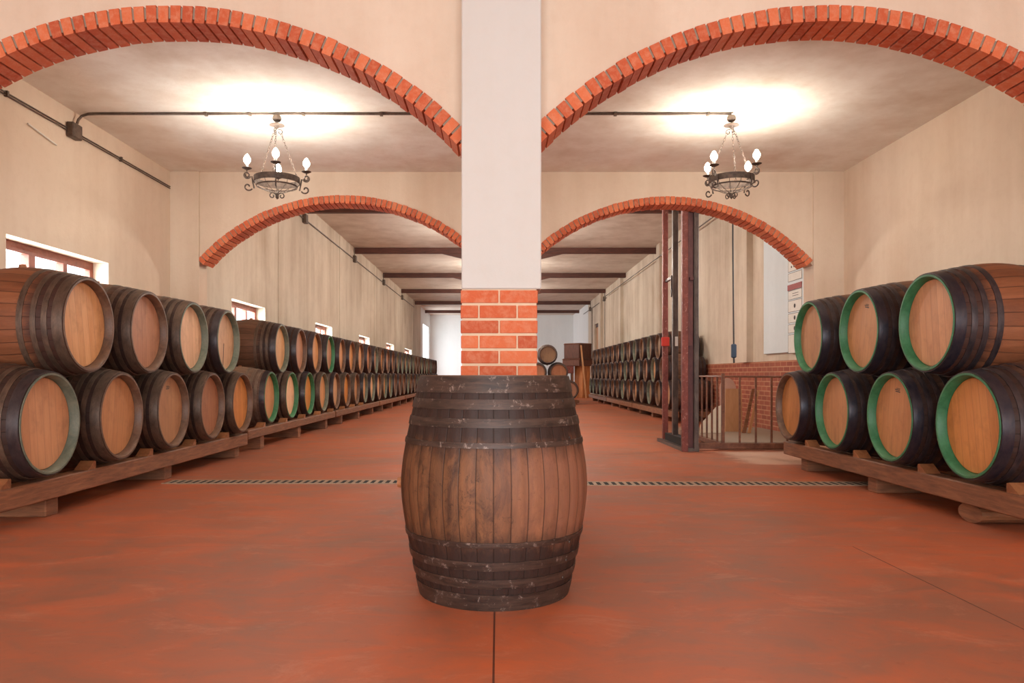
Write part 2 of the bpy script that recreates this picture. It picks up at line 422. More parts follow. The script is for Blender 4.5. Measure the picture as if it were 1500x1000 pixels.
# the tall loading door stands open at the far left, daylight comes in through it
wall_x('wall_left_end', XL-0.3, XL, 42.0, YE+0.3, ZF+0.2, [(43.2, 46.8, 0.0, 4.0)], M['white'])
struct(MB().box(XR, XR+0.3, YB-0.3, Y2+T2, 0, ZF+0.2).obj('wall_right', M['wall']))
wall_x('wall_right_far', XRF, XRF+0.3, Y2+T2, 40.0, ZF+0.2, [(10.6, 11.4, 2.0, 3.5), (36.0, 37.4, 0.0, 3.55)], M['wall_far'])  # the nearer, raised opening is an added window, out of view
struct(MB().box(XRF, XRF+0.3, 40.0, YE+0.3, 0, ZF+0.2).obj('wall_right_end', M['white']))
struct(MB().box(XL-0.3, XRF+0.3, YE, YE+0.3, 0, ZF+0.2).obj('wall_end', M['white']))
# wall behind the camera, with a wide opening added to let light in
m = MB(); m.box(XL, -3.6, YB-0.3, YB, 0, ZC); m.box(3.6, XR, YB-0.3, YB, 0, ZC); m.box(-3.6, 3.6, YB-0.3, YB, 3.3, ZC)
struct(m.obj('wall_back', M['wall']))

# shallow pilasters on the long walls
k = 1
def trim(m_, mat):
    global k
    o = struct(m_.obj('trim_%d' % k, mat)); k += 1; return o
for y in (15.0, 20.7, 26.4, 32.0, 38.0):
    trim(MB().box(XL, XL+0.012, y-0.2, y+0.2, 0, ZF), M['wall_far'])
for y in (14.35, 22.0, 29.0, 34.5):
    trim(MB().box(XRF-0.12, XRF, y-0.22, y+0.22, 1.29 if y < 16 else 0, ZF), M['wall_far'])
trim(MB().box(XRF-0.05, XRF, Y2+T2, 17.6, 0, 1.29), M['dado'])
# corner pilasters beside the second arch wall
trim(MB().box(XL, XL+0.38, Y2-0.03, Y2, 0, ZC), M['wall'])
trim(MB().box(XR-0.40, XR, Y2-0.03, Y2, 0, ZC), M['wall'])

# arch walls
def arch_wall(name, y0, y1, xa, xb, ztop, arches, mat):
    """arches: (cx, R, zcrown, xleft, xright) opening under the outer curve"""
    m = MB(); x = xa
    for (cx, R, zc, l, r) in arches:
        m.box(x, l, y0, y1, 0, ztop)
        n = 72; Rw = R-0.03; pts = []
        for i in range(n+1):
            xx = l + (r-l)*i/n; d = min(abs(xx-cx), Rw)
            pts.append((xx, zc - R + math.sqrt(max(Rw*Rw - d*d, 0))))
        for i in range(n):
            (p, zp), (q, zq) = pts[i], pts[i+1]
            vs = [(p,y0,zp),(q,y0,zq),(q,y0,ztop),(p,y0,ztop),(p,y1,zp),(q,y1,zq),(q,y1,ztop),(p,y1,ztop)]
            m.add(vs, [(0,1,2,3),(7,6,5,4),(0,4,5,1)])
        x = r
    m.box(x, xb, y0, y1, 0, ztop)
    return struct(m.obj(name, mat))
def arch_bricks(cx, R, zc, a0, a1, y0, y1, th=0.10, pitch=0.078):
    """one soldier course of bricks on edge, each its own island, over a recessed mortar ring"""
    n = int(round((a1-a0)*R/pitch)); m = MB(); zc0 = zc-R
    def seg(m_, p, q, ri, ro, ya, yb):
        P = lambda a, r: (cx + r*math.sin(a), zc0 + r*math.cos(a))
        s4 = [P(p, ri), P(q, ri), P(q, ro), P(p, ro)]
        m_.add([(u, ya, v) for u, v in s4] + [(u, yb, v) for u, v in s4],
               [(3,2,1,0),(4,5,6,7),(0,1,5,4),(1,2,6,5),(2,3,7,6),(3,0,4,7)])
    for i in range(n):
        p = a0 + (a1-a0)*i/n; q = a0 + (a1-a0)*(i+1)/n; g = (q-p)*0.095
        jr = random.uniform(-.004, .004); jy = random.uniform(-.002, .002)
        seg(m, p+g, q-g, R-th+jr, R+random.uniform(-.001, .007), y0-0.025+jy, y1+0.012)
    trim(m, M['brick'])
    mm = MB()
    for i in range(n*1):
        seg(mm, a0 + (a1-a0)*i/n, a0 + (a1-a0)*(i+1)/n, R-th+0.024, R-0.005, y0-0.018, y1+0.004)
    trim(mm, M['mortar'])
PX0, PX1 = -0.226, 0.263
A1 = [(-2.08, 2.642, 3.371, -4.24, PX0+0.03), (2.085, 2.642, 3.375, PX1-0.045, 4.26)]
A2 = [(-2.065, 2.589, 3.424, -3.98, -0.30), (2.241, 2.589, 3.408, 0.47, 4.17)]
arch_wall('wall_arched_front', Y1, Y1+T1, XL, XR, ZC, A1, M['wall'])
arch_wall('wall_arched_second', Y2, Y2+T2, XL, XRF, ZF+0.1, A2, M['wall'])
for (cx, R, zc, l, r), (s0, s1) in zip(A1, ((-1.0, 0.83), (-0.83, 1.0))):
    arch_bricks(cx, R, zc, s0, s1, Y1, Y1+T1)
for (cx, R, zc, l, r) in A2:
    arch_bricks(cx, R, zc, -0.835, 0.835, Y2, Y2+T2, pitch=0.071)

# central pillar: plaster above, brick below
YP = 4.60
trim(MB().box(PX0, PX1, YP, Y1+T1+0.02, 1.577, ZC, bev=0.006), M['pillar'])
m = MB(); z = 0.0; row = 0; ch = 1.577/17
bx0, bx1, by0, by1 = -0.230, 0.240, YP+0.008, Y1+T1+0.015
while row < 17:
    W = bx1-bx0; D = by1-by0; j = 0.010
    xs = [0, .5, 1] if row % 2 == 0 else [0, .235, .735, 1]
    for a, b in zip(xs, xs[1:]):
        for c_, d_ in ((0, .5), (.5, 1)):
            e = random.uniform(-.002, .002)
            m.box(bx0+W*a+(j/2 if a > 0 else e), bx0+W*b-(j/2 if b < 1 else e), by0+D*c_+(j/2 if c_ else e), by0+D*d_-(j/2 if d_ < 1 else e), z+j*0.8, z+ch-j*0.8, bev=0.003)
    z += ch; row += 1
trim(m, M['brick'])
trim(MB().box(bx0+.006, bx1-.006, by0+.006, by1-.006, 0, 1.58), M['mortar_pale'])

# roof beams of the far hall (each spans the hall, with a haunch in the middle)
for i, y in enumerate((11.3, 16.9, 22.6, 28.2, 33.5, 39.0, 44.4)):
    b = thing('roof_beam', 'dark brown timber roof beam spanning the far hall, %s from the second arch wall' % ['first','second','third','fourth','fifth','sixth','last'][i], 'beam', (0, y, ZF), 'roof beams of the far hall')
    MB().box(XL, XRF, 0, 0.16, -0.17, 0, bev=0.01).obj('beam', M['roofbeam'], b)
    MB().prism([(-1.7, -0.17), (-1.0, -0.34), (1.25, -0.34), (1.95, -0.17)], 'y', 0.01, 0.15).obj('haunch', M['roofbeam'], b)

# windows on the left wall
wn = 1
def window(x, ya, yb, z0, z1, s=1):
    global wn
    r = bpy.data.objects.new('window_%d' % wn, None); wn += 1; C.objects.link(r); r.location = (x, ya, z0); struct(r)
    W = yb-ya; Hh = z1-z0; f = MB(); t_ = 0.07; d = 0.03
    f.box(-d, d, 0, W, 0, t_); f.box(-d, d, 0, W, Hh-t_*1.3, Hh); f.box(-d, d, 0, t_, t_, Hh-t_*1.3); f.box(-d, d, W-t_, W, t_, Hh-t_*1.3)
    f.obj('window_frame', M['frame'], r)
    for a, w in ((0.36, .10), (0.68, .07)):
        MB().box(-d-.01, d+.01, W*a-w/2, W*a+w/2, t_, Hh-t_*1.3).obj('mullion', M['frame'], r)
    MB().box(-.004, .004, t_, W-t_, t_, Hh-t_*1.3).obj('pane', M['glass'], r)
for a, b in WINS: window(XL-0.20, a+0.002, b-0.002, ZW0+0.001, ZW1-0.001)
window(XRF+0.2, 10.602, 11.398, 2.001, 3.499)  # added unseen window on the right wall, to light the lift side
dd = bpy.data.objects.new('door_1', None); C.objects.link(dd); dd.location = (XRF+.1, 36.0, 0); struct(dd)
MB().box(0, .05, .003, 1.397, .003, 3.547).obj('door_panel', M['tan'], dd)
MB().box(-.03, .05, .003, 1.397, 3.40, 3.546).obj('door_head', M['roofbeam'], dd)

# ------------------------------------------------------------------ barrels
def prof_r(t_, rh, rb):
    k_ = .32; u = 2*t_-1; return rh + (rb-rh)*(1-(math.sqrt(u*u+k_*k_)-k_)/(math.sqrt(1+k_*k_)-k_))
CACHE = {}
def cached(key, fn, mat):
    kk = (key, mat.name)
    if kk not in CACHE: CACHE[kk] = fn().mesh(key[0], mat)
    return CACHE[kk]
class Spec:
    def __init__(s, L, rh, rb, hoops, nst, wall=0.022):
        s.L, s.rh, s.rb, s.hoops, s.nst, s.wall = L, rh, rb, hoops, nst, wall
BIG = Spec(1.045, 0.362, 0.455, [(0.0, .075), (.104, .148), (.188, .228), (.292, .316)], 36)
BIG2 = Spec(0.98, 0.370, 0.450, [(0.003, .074), (.105, .143), (.180, .216), (.268, .308)], 28)
SMALL = Spec(0.92, 0.300, 0.368, [(0.003, .05), (.10, .135), (.22, .255)], 22)
def r_at(S, z): return prof_r(min(max(z/S.L, 0), 1), S.rh, S.rb)
def mk_staves(S):
    m = MB(); n = S.nst*4; ns = 26; prof = [(S.rh-S.wall, 0.001), ]
    for i in range(ns+1):
        z = 0.001 + (S.L-0.002)*i/ns; prof.append((r_at(S, z), z))
    prof.append((S.rh-S.wall, S.L-0.001)); prof.append((S.rh-S.wall, S.L-0.085)); prof.append((S.rh-S.wall, 0.085))
    g = lambda i: -0.0028 if i % 4 == 0 else (0.0006 if i % 4 == 2 else 0)
    return m.lathe(prof, n, rf=g)
def mk_hoop(S, a, b):
    e = 0.006; zs = [a, (a+b)/2, b]
    pr = [(r_at(S, z)-0.004, z) for z in zs] + [(r_at(S, z)+e-(0.001 if z != zs[1] else 0), z) for z in reversed(zs)]
    return MB().lathe(pr, 64)
def mk_rivet(S, z):
    m = MB()
    for dz in (-.01, .01):
        r = r_at(S, z)+0.004
        m.lathe([(0.0005, 0.004), (.006, .003), (.008, 0)], 8, Matrix.Translation((0, r, z+dz)) @ Matrix.Rotation(-PI/2, 4, 'X'), closed=False)
    return m
def mk_rim(S, top):
    ro, ri, L = S.rh-0.004, S.rh-0.036, S.L
    ps = [(ro, -.012), (ro-.002, .004), (ro-.016, .004), (ro-.028, -.012), (ri, -.08), (ro-.02, -.08)]
    return MB().lathe([(r, L+z) if top else (r, -z) for r, z in ps], 64)
def mk_head(S, top):
    m = MB(); L = S.L
    return m.disc(S.rh-0.034, L-0.085, L-0.060, 56, .008) if top else m.lathe([(0.0005, .068), (S.rh-.041, .068), (S.rh-.041, .056), (S.rh-.049, .048), (0.0005, .048)], 56, closed=False, smooth=False)
def mk_bung(S):
    return MB().lathe([(0.0005, .022), (.024, .020), (.030, -.01)], 16, Matrix.Translation((-S.rb, 0, S.L/2)) @ Matrix.Rotation(-PI/2, 4, 'Y'), closed=False)
NB = 0
def barrel(S, key, mtx, label, group, stave, head, rim, hoop, endhoop=None, hoops_parts=True):
    global NB; NB += 1
    r = bpy.data.objects.new('wine_barrel', None); C.objects.link(r); r.empty_display_size = .1
    r.matrix_world = mtx; tag(r, label, 'barrel', group)
    def p(nm, k_, fn, mt):
        o = bpy.data.objects.new(nm, cached((nm, key, k_), fn, mt)); C.objects.link(o); o.parent = r; return o
    p('staves', 0, lambda: mk_staves(S), stave)
    for top in (True, False):
        p('head', top, lambda: mk_head(S, top), head)
        ro = p('rim', top, lambda: mk_rim(S, top), rim)
        if top and rim is M['rim_green']: ro['label'] = 'green painted rim'
        for i, (a, b) in enumerate(S.hoops):
            za, zb = (S.L-b, S.L-a) if top else (a, b)
            p('hoop', (i, top), lambda: mk_hoop(S, za, zb), endhoop if (i == 0 and endhoop) else hoop)
    p('bung', 0, lambda: mk_bung(S), M['wedge'] if key != 'small' else M['head_dull'])
    return r
def lying(side, xrim, y, zc, L, roll=0.0, tilt=0.0, yaw=0.0):
    """side -1: stands on the left, head faces +X; side +1: head faces -X"""
    s = -side
    R = Matrix.Rotation(yaw, 4, 'Z') @ Matrix.Rotation(s*PI/2, 4, 'Y') @ Matrix.Rotation(roll, 4, 'Z')
    return Matrix.Translation((xrim - s*L, y, zc)) @ R

# the barrel in the foreground
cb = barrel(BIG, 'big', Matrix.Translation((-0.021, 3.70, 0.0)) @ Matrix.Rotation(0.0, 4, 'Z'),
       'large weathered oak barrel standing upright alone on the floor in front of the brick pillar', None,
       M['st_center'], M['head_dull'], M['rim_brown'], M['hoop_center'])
if 'group' in cb: del cb['group']
for z in (.126, .208, .294, .752, .837, .919):
    o = bpy.data.objects.new('rivets', mk_rivet(BIG, z).mesh('rivets', M['hoop_center'])); C.objects.link(o); o.parent = cb; o.matrix_local = Matrix.Rotation(-2.2, 4, 'Z')

ORD = ['', 'first', 'second', 'third', 'fourth', 'fifth', 'sixth', 'seventh', 'eighth', 'ninth', 'tenth', 'eleventh', 'twelfth', 'thirteenth', 'fourteenth', 'fifteenth', 'sixteenth', 'seventeenth', 'eighteenth', 'nineteenth', 'twentieth'] + ['twenty-' + w for w in ('first', 'second', 'third', 'fourth', 'fifth', 'sixth', 'seventh', 'eighth', 'ninth')] + ['thirtieth', 'thirty-first', 'thirty-second']
RIMN = {'rim_green': 'green', 'rim_sage': 'grey', 'rim_brown': 'brown'}
def row(side, S, key, xrim, zc, ys, where, group, looks):
    for i, y in enumerate(ys):
        st, hd, rm, hp, eh = looks(i)
        lab = '%s-rimmed oak barrel, %s from near end, %s' % (RIMN[rm], ORD[i+1], where)
        barrel(S, key, lying(side, xrim(i), y, zc, S.L, random.uniform(-.22, .22), 0, random.uniform(-.012, .012)), lab, group,
               M[st], M[hd], M[rm], M[hp], M[eh] if eh else None)
ZL, ZU = 0.70, 1.447
RB = 0.456
# near left stack
L1 = [5.42, 6.45, 7.47, 8.49, 9.50]
def lk_l1(i): return ('st_dark', ['head', 'head', 'head', 'head_brown', 'head'][i], ['rim_sage', 'rim_brown', 'rim_brown', 'rim_brown', 'rim_brown'][i], 'hoop_rust', ['hoop_black', None, None, None, None][i])
row(-1, BIG2, 'big2', lambda i: -3.225, ZL, L1, 'bottom row of near left stack', 'barrels of the near left stack, bottom row', lk_l1)
L1U = [5.935, 6.96, 7.98, 8.995]
def lk_l1u(i): return (['st_warm', 'st_dark', 'st_dark', 'st_dark'][i], ['head_pale', 'head_brown', 'head_pale', 'head_pale'][i], ['rim_brown', 'rim_brown', 'rim_sage', 'rim_sage'][i], 'hoop_rust', [None, None, None, 'hoop_black'][i])
row(-1, BIG2, 'big2', lambda i: -3.225, ZU, L1U, 'top row of near left stack', 'barrels of the near left stack, top row', lk_l1u)
# long left stack
rr = random.Random(3)
def long_look(pool, low=False):
    def f(i):
        rm = pool(i)
        if low: return (rr.choice(['st_dusty', 'st_dusty', 'st_dark']), rr.choice(['head', 'head', 'head_brown', 'head_pale']), rm, 'hoop_dusty', rr.choice(['hoop_rust', 'hoop_black']))
        return (rr.choice(['st_dark', 'st_dark', 'st_warm']), rr.choice(['head', 'head', 'head_brown', 'head_pale']), rm, rr.choice(['hoop_rust', 'hoop_black']), 'hoop_black' if rm != 'rim_brown' else None)
    return f
NL = 28
row(-1, BIG2, 'big2', lambda i: -3.33, ZL+.025, [11.03+1.11*i for i in range(NL)], 'bottom row of long left stack', 'barrels of the long left stack, bottom row',
    long_look(lambda i: 'rim_green' if i in (0, 1, 2) else rr.choice(['rim_sage', 'rim_sage', 'rim_brown']), True))
row(-1, BIG2, 'big2', lambda i: -3.33, ZU+.01, [11.585+1.11*i for i in range(NL-1)], 'top row of long left stack', 'barrels of the long left stack, top row',
    long_look(lambda i: 'rim_green' if i == 3 else rr.choice(['rim_sage', 'rim_sage', 'rim_brown'])))
# near right stack
R1 = [5.20, 6.24, 7.32, 8.42]
row(1, BIG2, 'big2', lambda i: 3.245, ZL, R1, 'bottom row of near right stack', 'barrels of the near right stack, bottom row',
    lambda i: (['st_dark', 'st_dark', 'st_dark', 'st_dark'][i], 'head', ['rim_green', 'rim_green', 'rim_green', 'rim_brown'][i], 'hoop_black', 'hoop_blue'))
R1U = [5.72, 6.78, 7.87]
row(1, BIG2, 'big2', lambda i: 3.245, ZU, R1U, 'top row of near right stack', 'barrels of the near right stack, top row',
    lambda i: (['st_warm', 'st_dark', 'st_dark'][i], 'head', 'rim_green', 'hoop_black', 'hoop_blue'))
# far right stack, three high, smaller casks
def lk_s(i): return ('st_far', rr.choice(['head_dull', 'head_brown', 'head']), rr.choice(['rim_sage', 'rim_brown', 'rim_brown']), 'hoop_black', None)
for tier, (zc, y0, n, nm) in enumerate(((0.62, 16.72, 15, 'bottom'), (1.172, 17.22, 14, 'middle'), (1.724, 17.72, 13, 'top'))):
    row(1, SMALL, 'small', lambda i: 3.76, zc, [y0+1.0*i for i in range(n)], '%s row of far right stack' % nm, 'small barrels of the far right stack, %s row' % nm, lk_s)
# pyramid of casks facing the camera at the far end
YQ = 26.6
for zc, xs, nm in ((0.508, (1.0, 1.76, 2.52), 'bottom'), (1.143, (1.38, 2.14), 'middle'), (1.778, (1.76,), 'top')):
    for i, x in enumerate(xs):
        mt = Matrix.Translation((x, YQ+0.92, zc)) @ Matrix.Rotation(PI/2, 4, 'X') @ Matrix.Rotation(PI/2, 4, 'Z')
        pos = {3: ['left', 'middle', 'right'], 2: ['left', 'right'], 1: ['only']}[len(xs)][i]
        barrel(SMALL, 'small', mt, 'small barrel facing the camera, %s one in the %s tier of the far pyramid' % (pos, nm) if nm != 'top' else 'round barrel on top of the small pyramid at the far end, facing the camera',
               'small pyramid of barrels at the far end', M['st_far'], M['head_brown'] if nm != 'top' else M['head_dull'], M['rim_brown'], M['hoop_black'])

def on_head(label_bit, side, parts, name):
    for o in list(C.objects):
        if o.parent is None and o.name.startswith('wine_barrel') and label_bit in o.get('label', ''):
            m = MB(); up = -1 if side < 0 else 1
            for (u0, u1, v0, v1) in parts:   # u up, v across
                a, b = sorted((up*u0, up*u1)); m.box(a, b, v0, v1, .98-.060, .98-.0585)
            m.obj(name, M['ink'], o)
ST = [(.21, .218, -.04, .03), (.225, .232, -.03, .04), (.238, .243, -.035, .02)]
on_head('second from near end, bottom row of near right', 1, ST, 'stamp')
on_head('second from near end, top row of near right', 1, ST, 'stamp')
on_head('third from near end, bottom row of near left', -1, ST, 'stamp')
on_head('fourth from near end, top row of near left', -1, [(-.30, -.02, -.008, .006)], 'crack')

# ------------------------------------------------------------------ barrel rails
def rack(side, xf, ya, yb, feet, label, depth=0.93, z0=0.135, z1=0.285, mat='beam', log=False, chock=True):
    r = thing('barrel_rail', label, 'rail', (side*xf, ya, 0), 'timber rails under the barrels')
    L = yb-ya
    def bx(a, b, *rest, **kw):
        lo, hi = sorted((side*a, side*b)); return MB().box(lo, hi, *rest, **kw)
    bx(0, .13, 0, L, z0, z1, bev=.008).obj('front_beam', M[mat], r)
    bx(depth-.13, depth, 0, L, z0, z1, bev=.008).obj('back_beam', M[mat], r)
    for y in feet:
        if log and y == feet[0]:
            n = 16; lo, hi = sorted((side*.05, side*depth))
            poly = [(y-ya + .14*math.cos(2*PI*i/n), z0/2 + (z0/2)*math.sin(2*PI*i/n)) for i in range(n)]
            MB().prism(poly, 'x', lo, hi).obj('foot', M[mat], r)
        else:
            bx(.05, depth, y-ya-.08, y-ya+.08, 0, z0, bev=.006).obj('foot', M[mat], r)
    return r
rack(-1, 3.29, 4.9, 9.86, [5.62, 7.60, 9.6], 'rough timber rail on blocks under the near left stack of barrels')
segs = [(9.97, 15.3), (15.4, 21.0), (21.1, 26.7), (26.8, 32.4), (32.5, 38.1), (38.2, 41.8)]
for i, (a, b) in enumerate(segs):
    rack(-1, 3.32, a, b, [a+.75+2.0*j for j in range(int((b-a-1.0)//2.0)+1)], 'timber rail under the long left stack, %s' % ['nearest length with its cut end showing', 'second length from its near end', 'third length from its near end', 'fourth length from its near end', 'fifth length from its near end', 'last length at the far end'][i], z0=.19, z1=.31)
rack(1, 3.31, 4.55, 8.72, [5.35, 6.75, 8.25], 'dusty timber rail on log feet under the near right stack of barrels', log=True, mat='beam')
for i, (a, b) in enumerate(((16.3, 21.3), (21.4, 26.4), (26.5, 31.6))):
    rack(1, 3.80, a, b, [a+.9+1.6*j for j in range(3)], 'dark timber rail under the far right stack, %s' % ['nearest length', 'middle length', 'farthest length'][i], depth=.80, z0=.12, z1=.252)
rk = thing('barrel_rail', 'timber rail under the small pyramid of barrels at the far end', 'rail', (0, YQ, 0), 'timber rails under the barrels')
for y in (.12, .70):
    MB().box(.65, 2.88, y, y+.12, .05, .145, bev=.006).obj('beam', M['beam'], rk)
for x in (.8, 1.76, 2.7): MB().box(x-.1, x+.1, .05, .87, 0, .05).obj('foot', M['beam'], rk)

# wedges that keep the lower barrels from rolling
def wedges(side, xf, ys, where, z=0.285, skip=0):
    for i, y in enumerate(ys):
        lo, hi = sorted((side*(xf+.006), side*(xf+.12)))
        o = MB().prism([(-.06, 0), (.06, 0), (.06, .06), (.04, .065)], 'x', lo, hi).obj('barrel_wedge', M['wedge'])
        o.location = (0, y-.36, z+.0005)
        tag(o, 'small wooden wedge on %s, before its %s barrel' % (where, ORD[i+1]), 'wedge', 'wedges under the barrels')
wedges(-1, 3.29, [5.38]+[y for y in L1[1:]], 'near left rail')
wedges(1, 3.31, R1[:], 'near right rail')
wedges(-1, 3.32, [11.03+1.11*i for i in range(8)], 'nearest lengths of the long left rail', z=.31)

# ------------------------------------------------------------------ drain channel
def grate(xa, xb, y, label):
    r = thing('drain_grate', label, 'drain', (xa, y, 0), 'floor drain across the hall')
    L = xb-xa
    MB().box(0, L, -.10, .10, .0005, .003).obj('channel', M['pit'], r)
    m = MB(); m.box(0, L, -.125, -.10, .0005, .006); m.box(0, L, .10, .125, .0005, .006)
    m.obj('edge_frame', M['grate'], r)
    m = MB(); n = int(L/.072)
    for i in range(n):
        x = (i+.5)*L/n; m.add([(x-.016, -.10, .003), (x+.016, -.10, .003), (x+.016, .10, .003), (x-.016, .10, .003), (x-.016, -.10, .007), (x+.016, -.10, .007), (x+.016, .10, .007), (x-.016, .10, .007)],
              [(3,2,1,0),(4,5,6,7),(0,1,5,4),(1,2,6,5),(2,3,7,6),(3,0,4,7)])
    m.obj('slats', M['grate'], r)
grate(-3.25, 0.15, 7.36, 'slotted metal floor drain running from the left rail to behind the upright barrel')
grate(0.16, 3.75, 7.24, 'slotted metal floor drain running from behind the upright barrel to the right rail')

# ------------------------------------------------------------------ conduits
def arc_path(pts): return pts
xw = XL+0.02
c1 = thing('wall_conduit', 'twin grey conduit pipes running along the upper near left wall', 'conduit', (xw, 0, 3.52))
for dz in (-.012, .012): MB().tube([(-.008, 5.02, dz), (-.008, 9.9, dz)], .0075, 8).obj('pipe', M['conduit'], c1)
MB().box(-.02, .06, 7.53, 7.70, -.075, .075, bev=.01).obj('junction_box', M['conduit'], c1)
for y in (6.6, 8.6): MB().box(-.02, .015, y-.012, y+.012, -.025, .025).obj('clip', M['conduit'], c1)
c2 = thing('ceiling_conduit', 'dark conduit pipe crossing the near ceiling between the two chandeliers', 'conduit', (0, 7.70, ZC))
pts = [(XL+.045, -.05, -.14), (XL+.045, -.02, -.08), (XL+.07, 0, -.035), (XL+.13, 0, -.018), (XL+.25, 0, -.014), (2.39, 0, -.014)]
MB().tube(pts, .013, 8).obj('pipe', M['conduit'], c2)
for x in (-3.0, -2.55, -2.0, -1.2, 1.2, 2.15): MB().box(x-.015, x+.015, -.025, .025, -.032, -.001).obj('clip', M['conduit'], c2)
c3 = thing('wall_conduit', 'thin dark conduit with junction boxes, high on the left wall of the far hall', 'conduit', (xw, 0, 4.52))
MB().tube([(0, 10.3, 0), (0, 38.5, 0)], .015, 8).obj('pipe', M['conduit'], c3)
for y in (16.7, 22.5, 28.2, 33.6):
    MB().box(-.02, .07, y-.09, y+.09, -.10, .10, bev=.01).obj('junction_box', M['conduit'], c3)
    MB().tube([(0.01, y, .08), (0.01, y, .33)], .013, 8).obj('riser', M['conduit'], c3)
c4 = thing('wall_conduit', 'thin dark conduit high on the right wall of the far hall', 'conduit', (XRF-.02, 0, 4.47))
MB().tube([(-.12, 10.4, 0), (-.12, 32.7, 0), (-.12, 32.8, -.1), (-.12, 32.8, -4.0)], .015, 8).obj('pipe', M['conduit'], c4)
MB().tube([(-.01, 33.1, -.02), (-.01, 42.0, -.02)], .015, 8).obj('pipe', M['conduit'], c4)
for y in (33.6, 38.8):
    MB().box(-.08, .02, y-.1, y+.1, -.12, .08).obj('junction_box', M['conduit'], c4)
    MB().tube([(-.01, y, .06), (-.01, y, .39)], .015, 8).obj('riser', M['conduit'], c4)
MB().tube([(-.01, 38.2, -.05), (-.01, 38.2, -3.6)], .02, 8).obj('pipe', M['conduit'], c4)
o = MB().tube([(XL+.015, 6.9, 3.36), (XL+.015, 7.35, 3.30)], .008, 6).obj('wall_bracket', M['paper']); tag(o, 'thin pale metal bracket on the near left wall below the junction box', 'bracket')

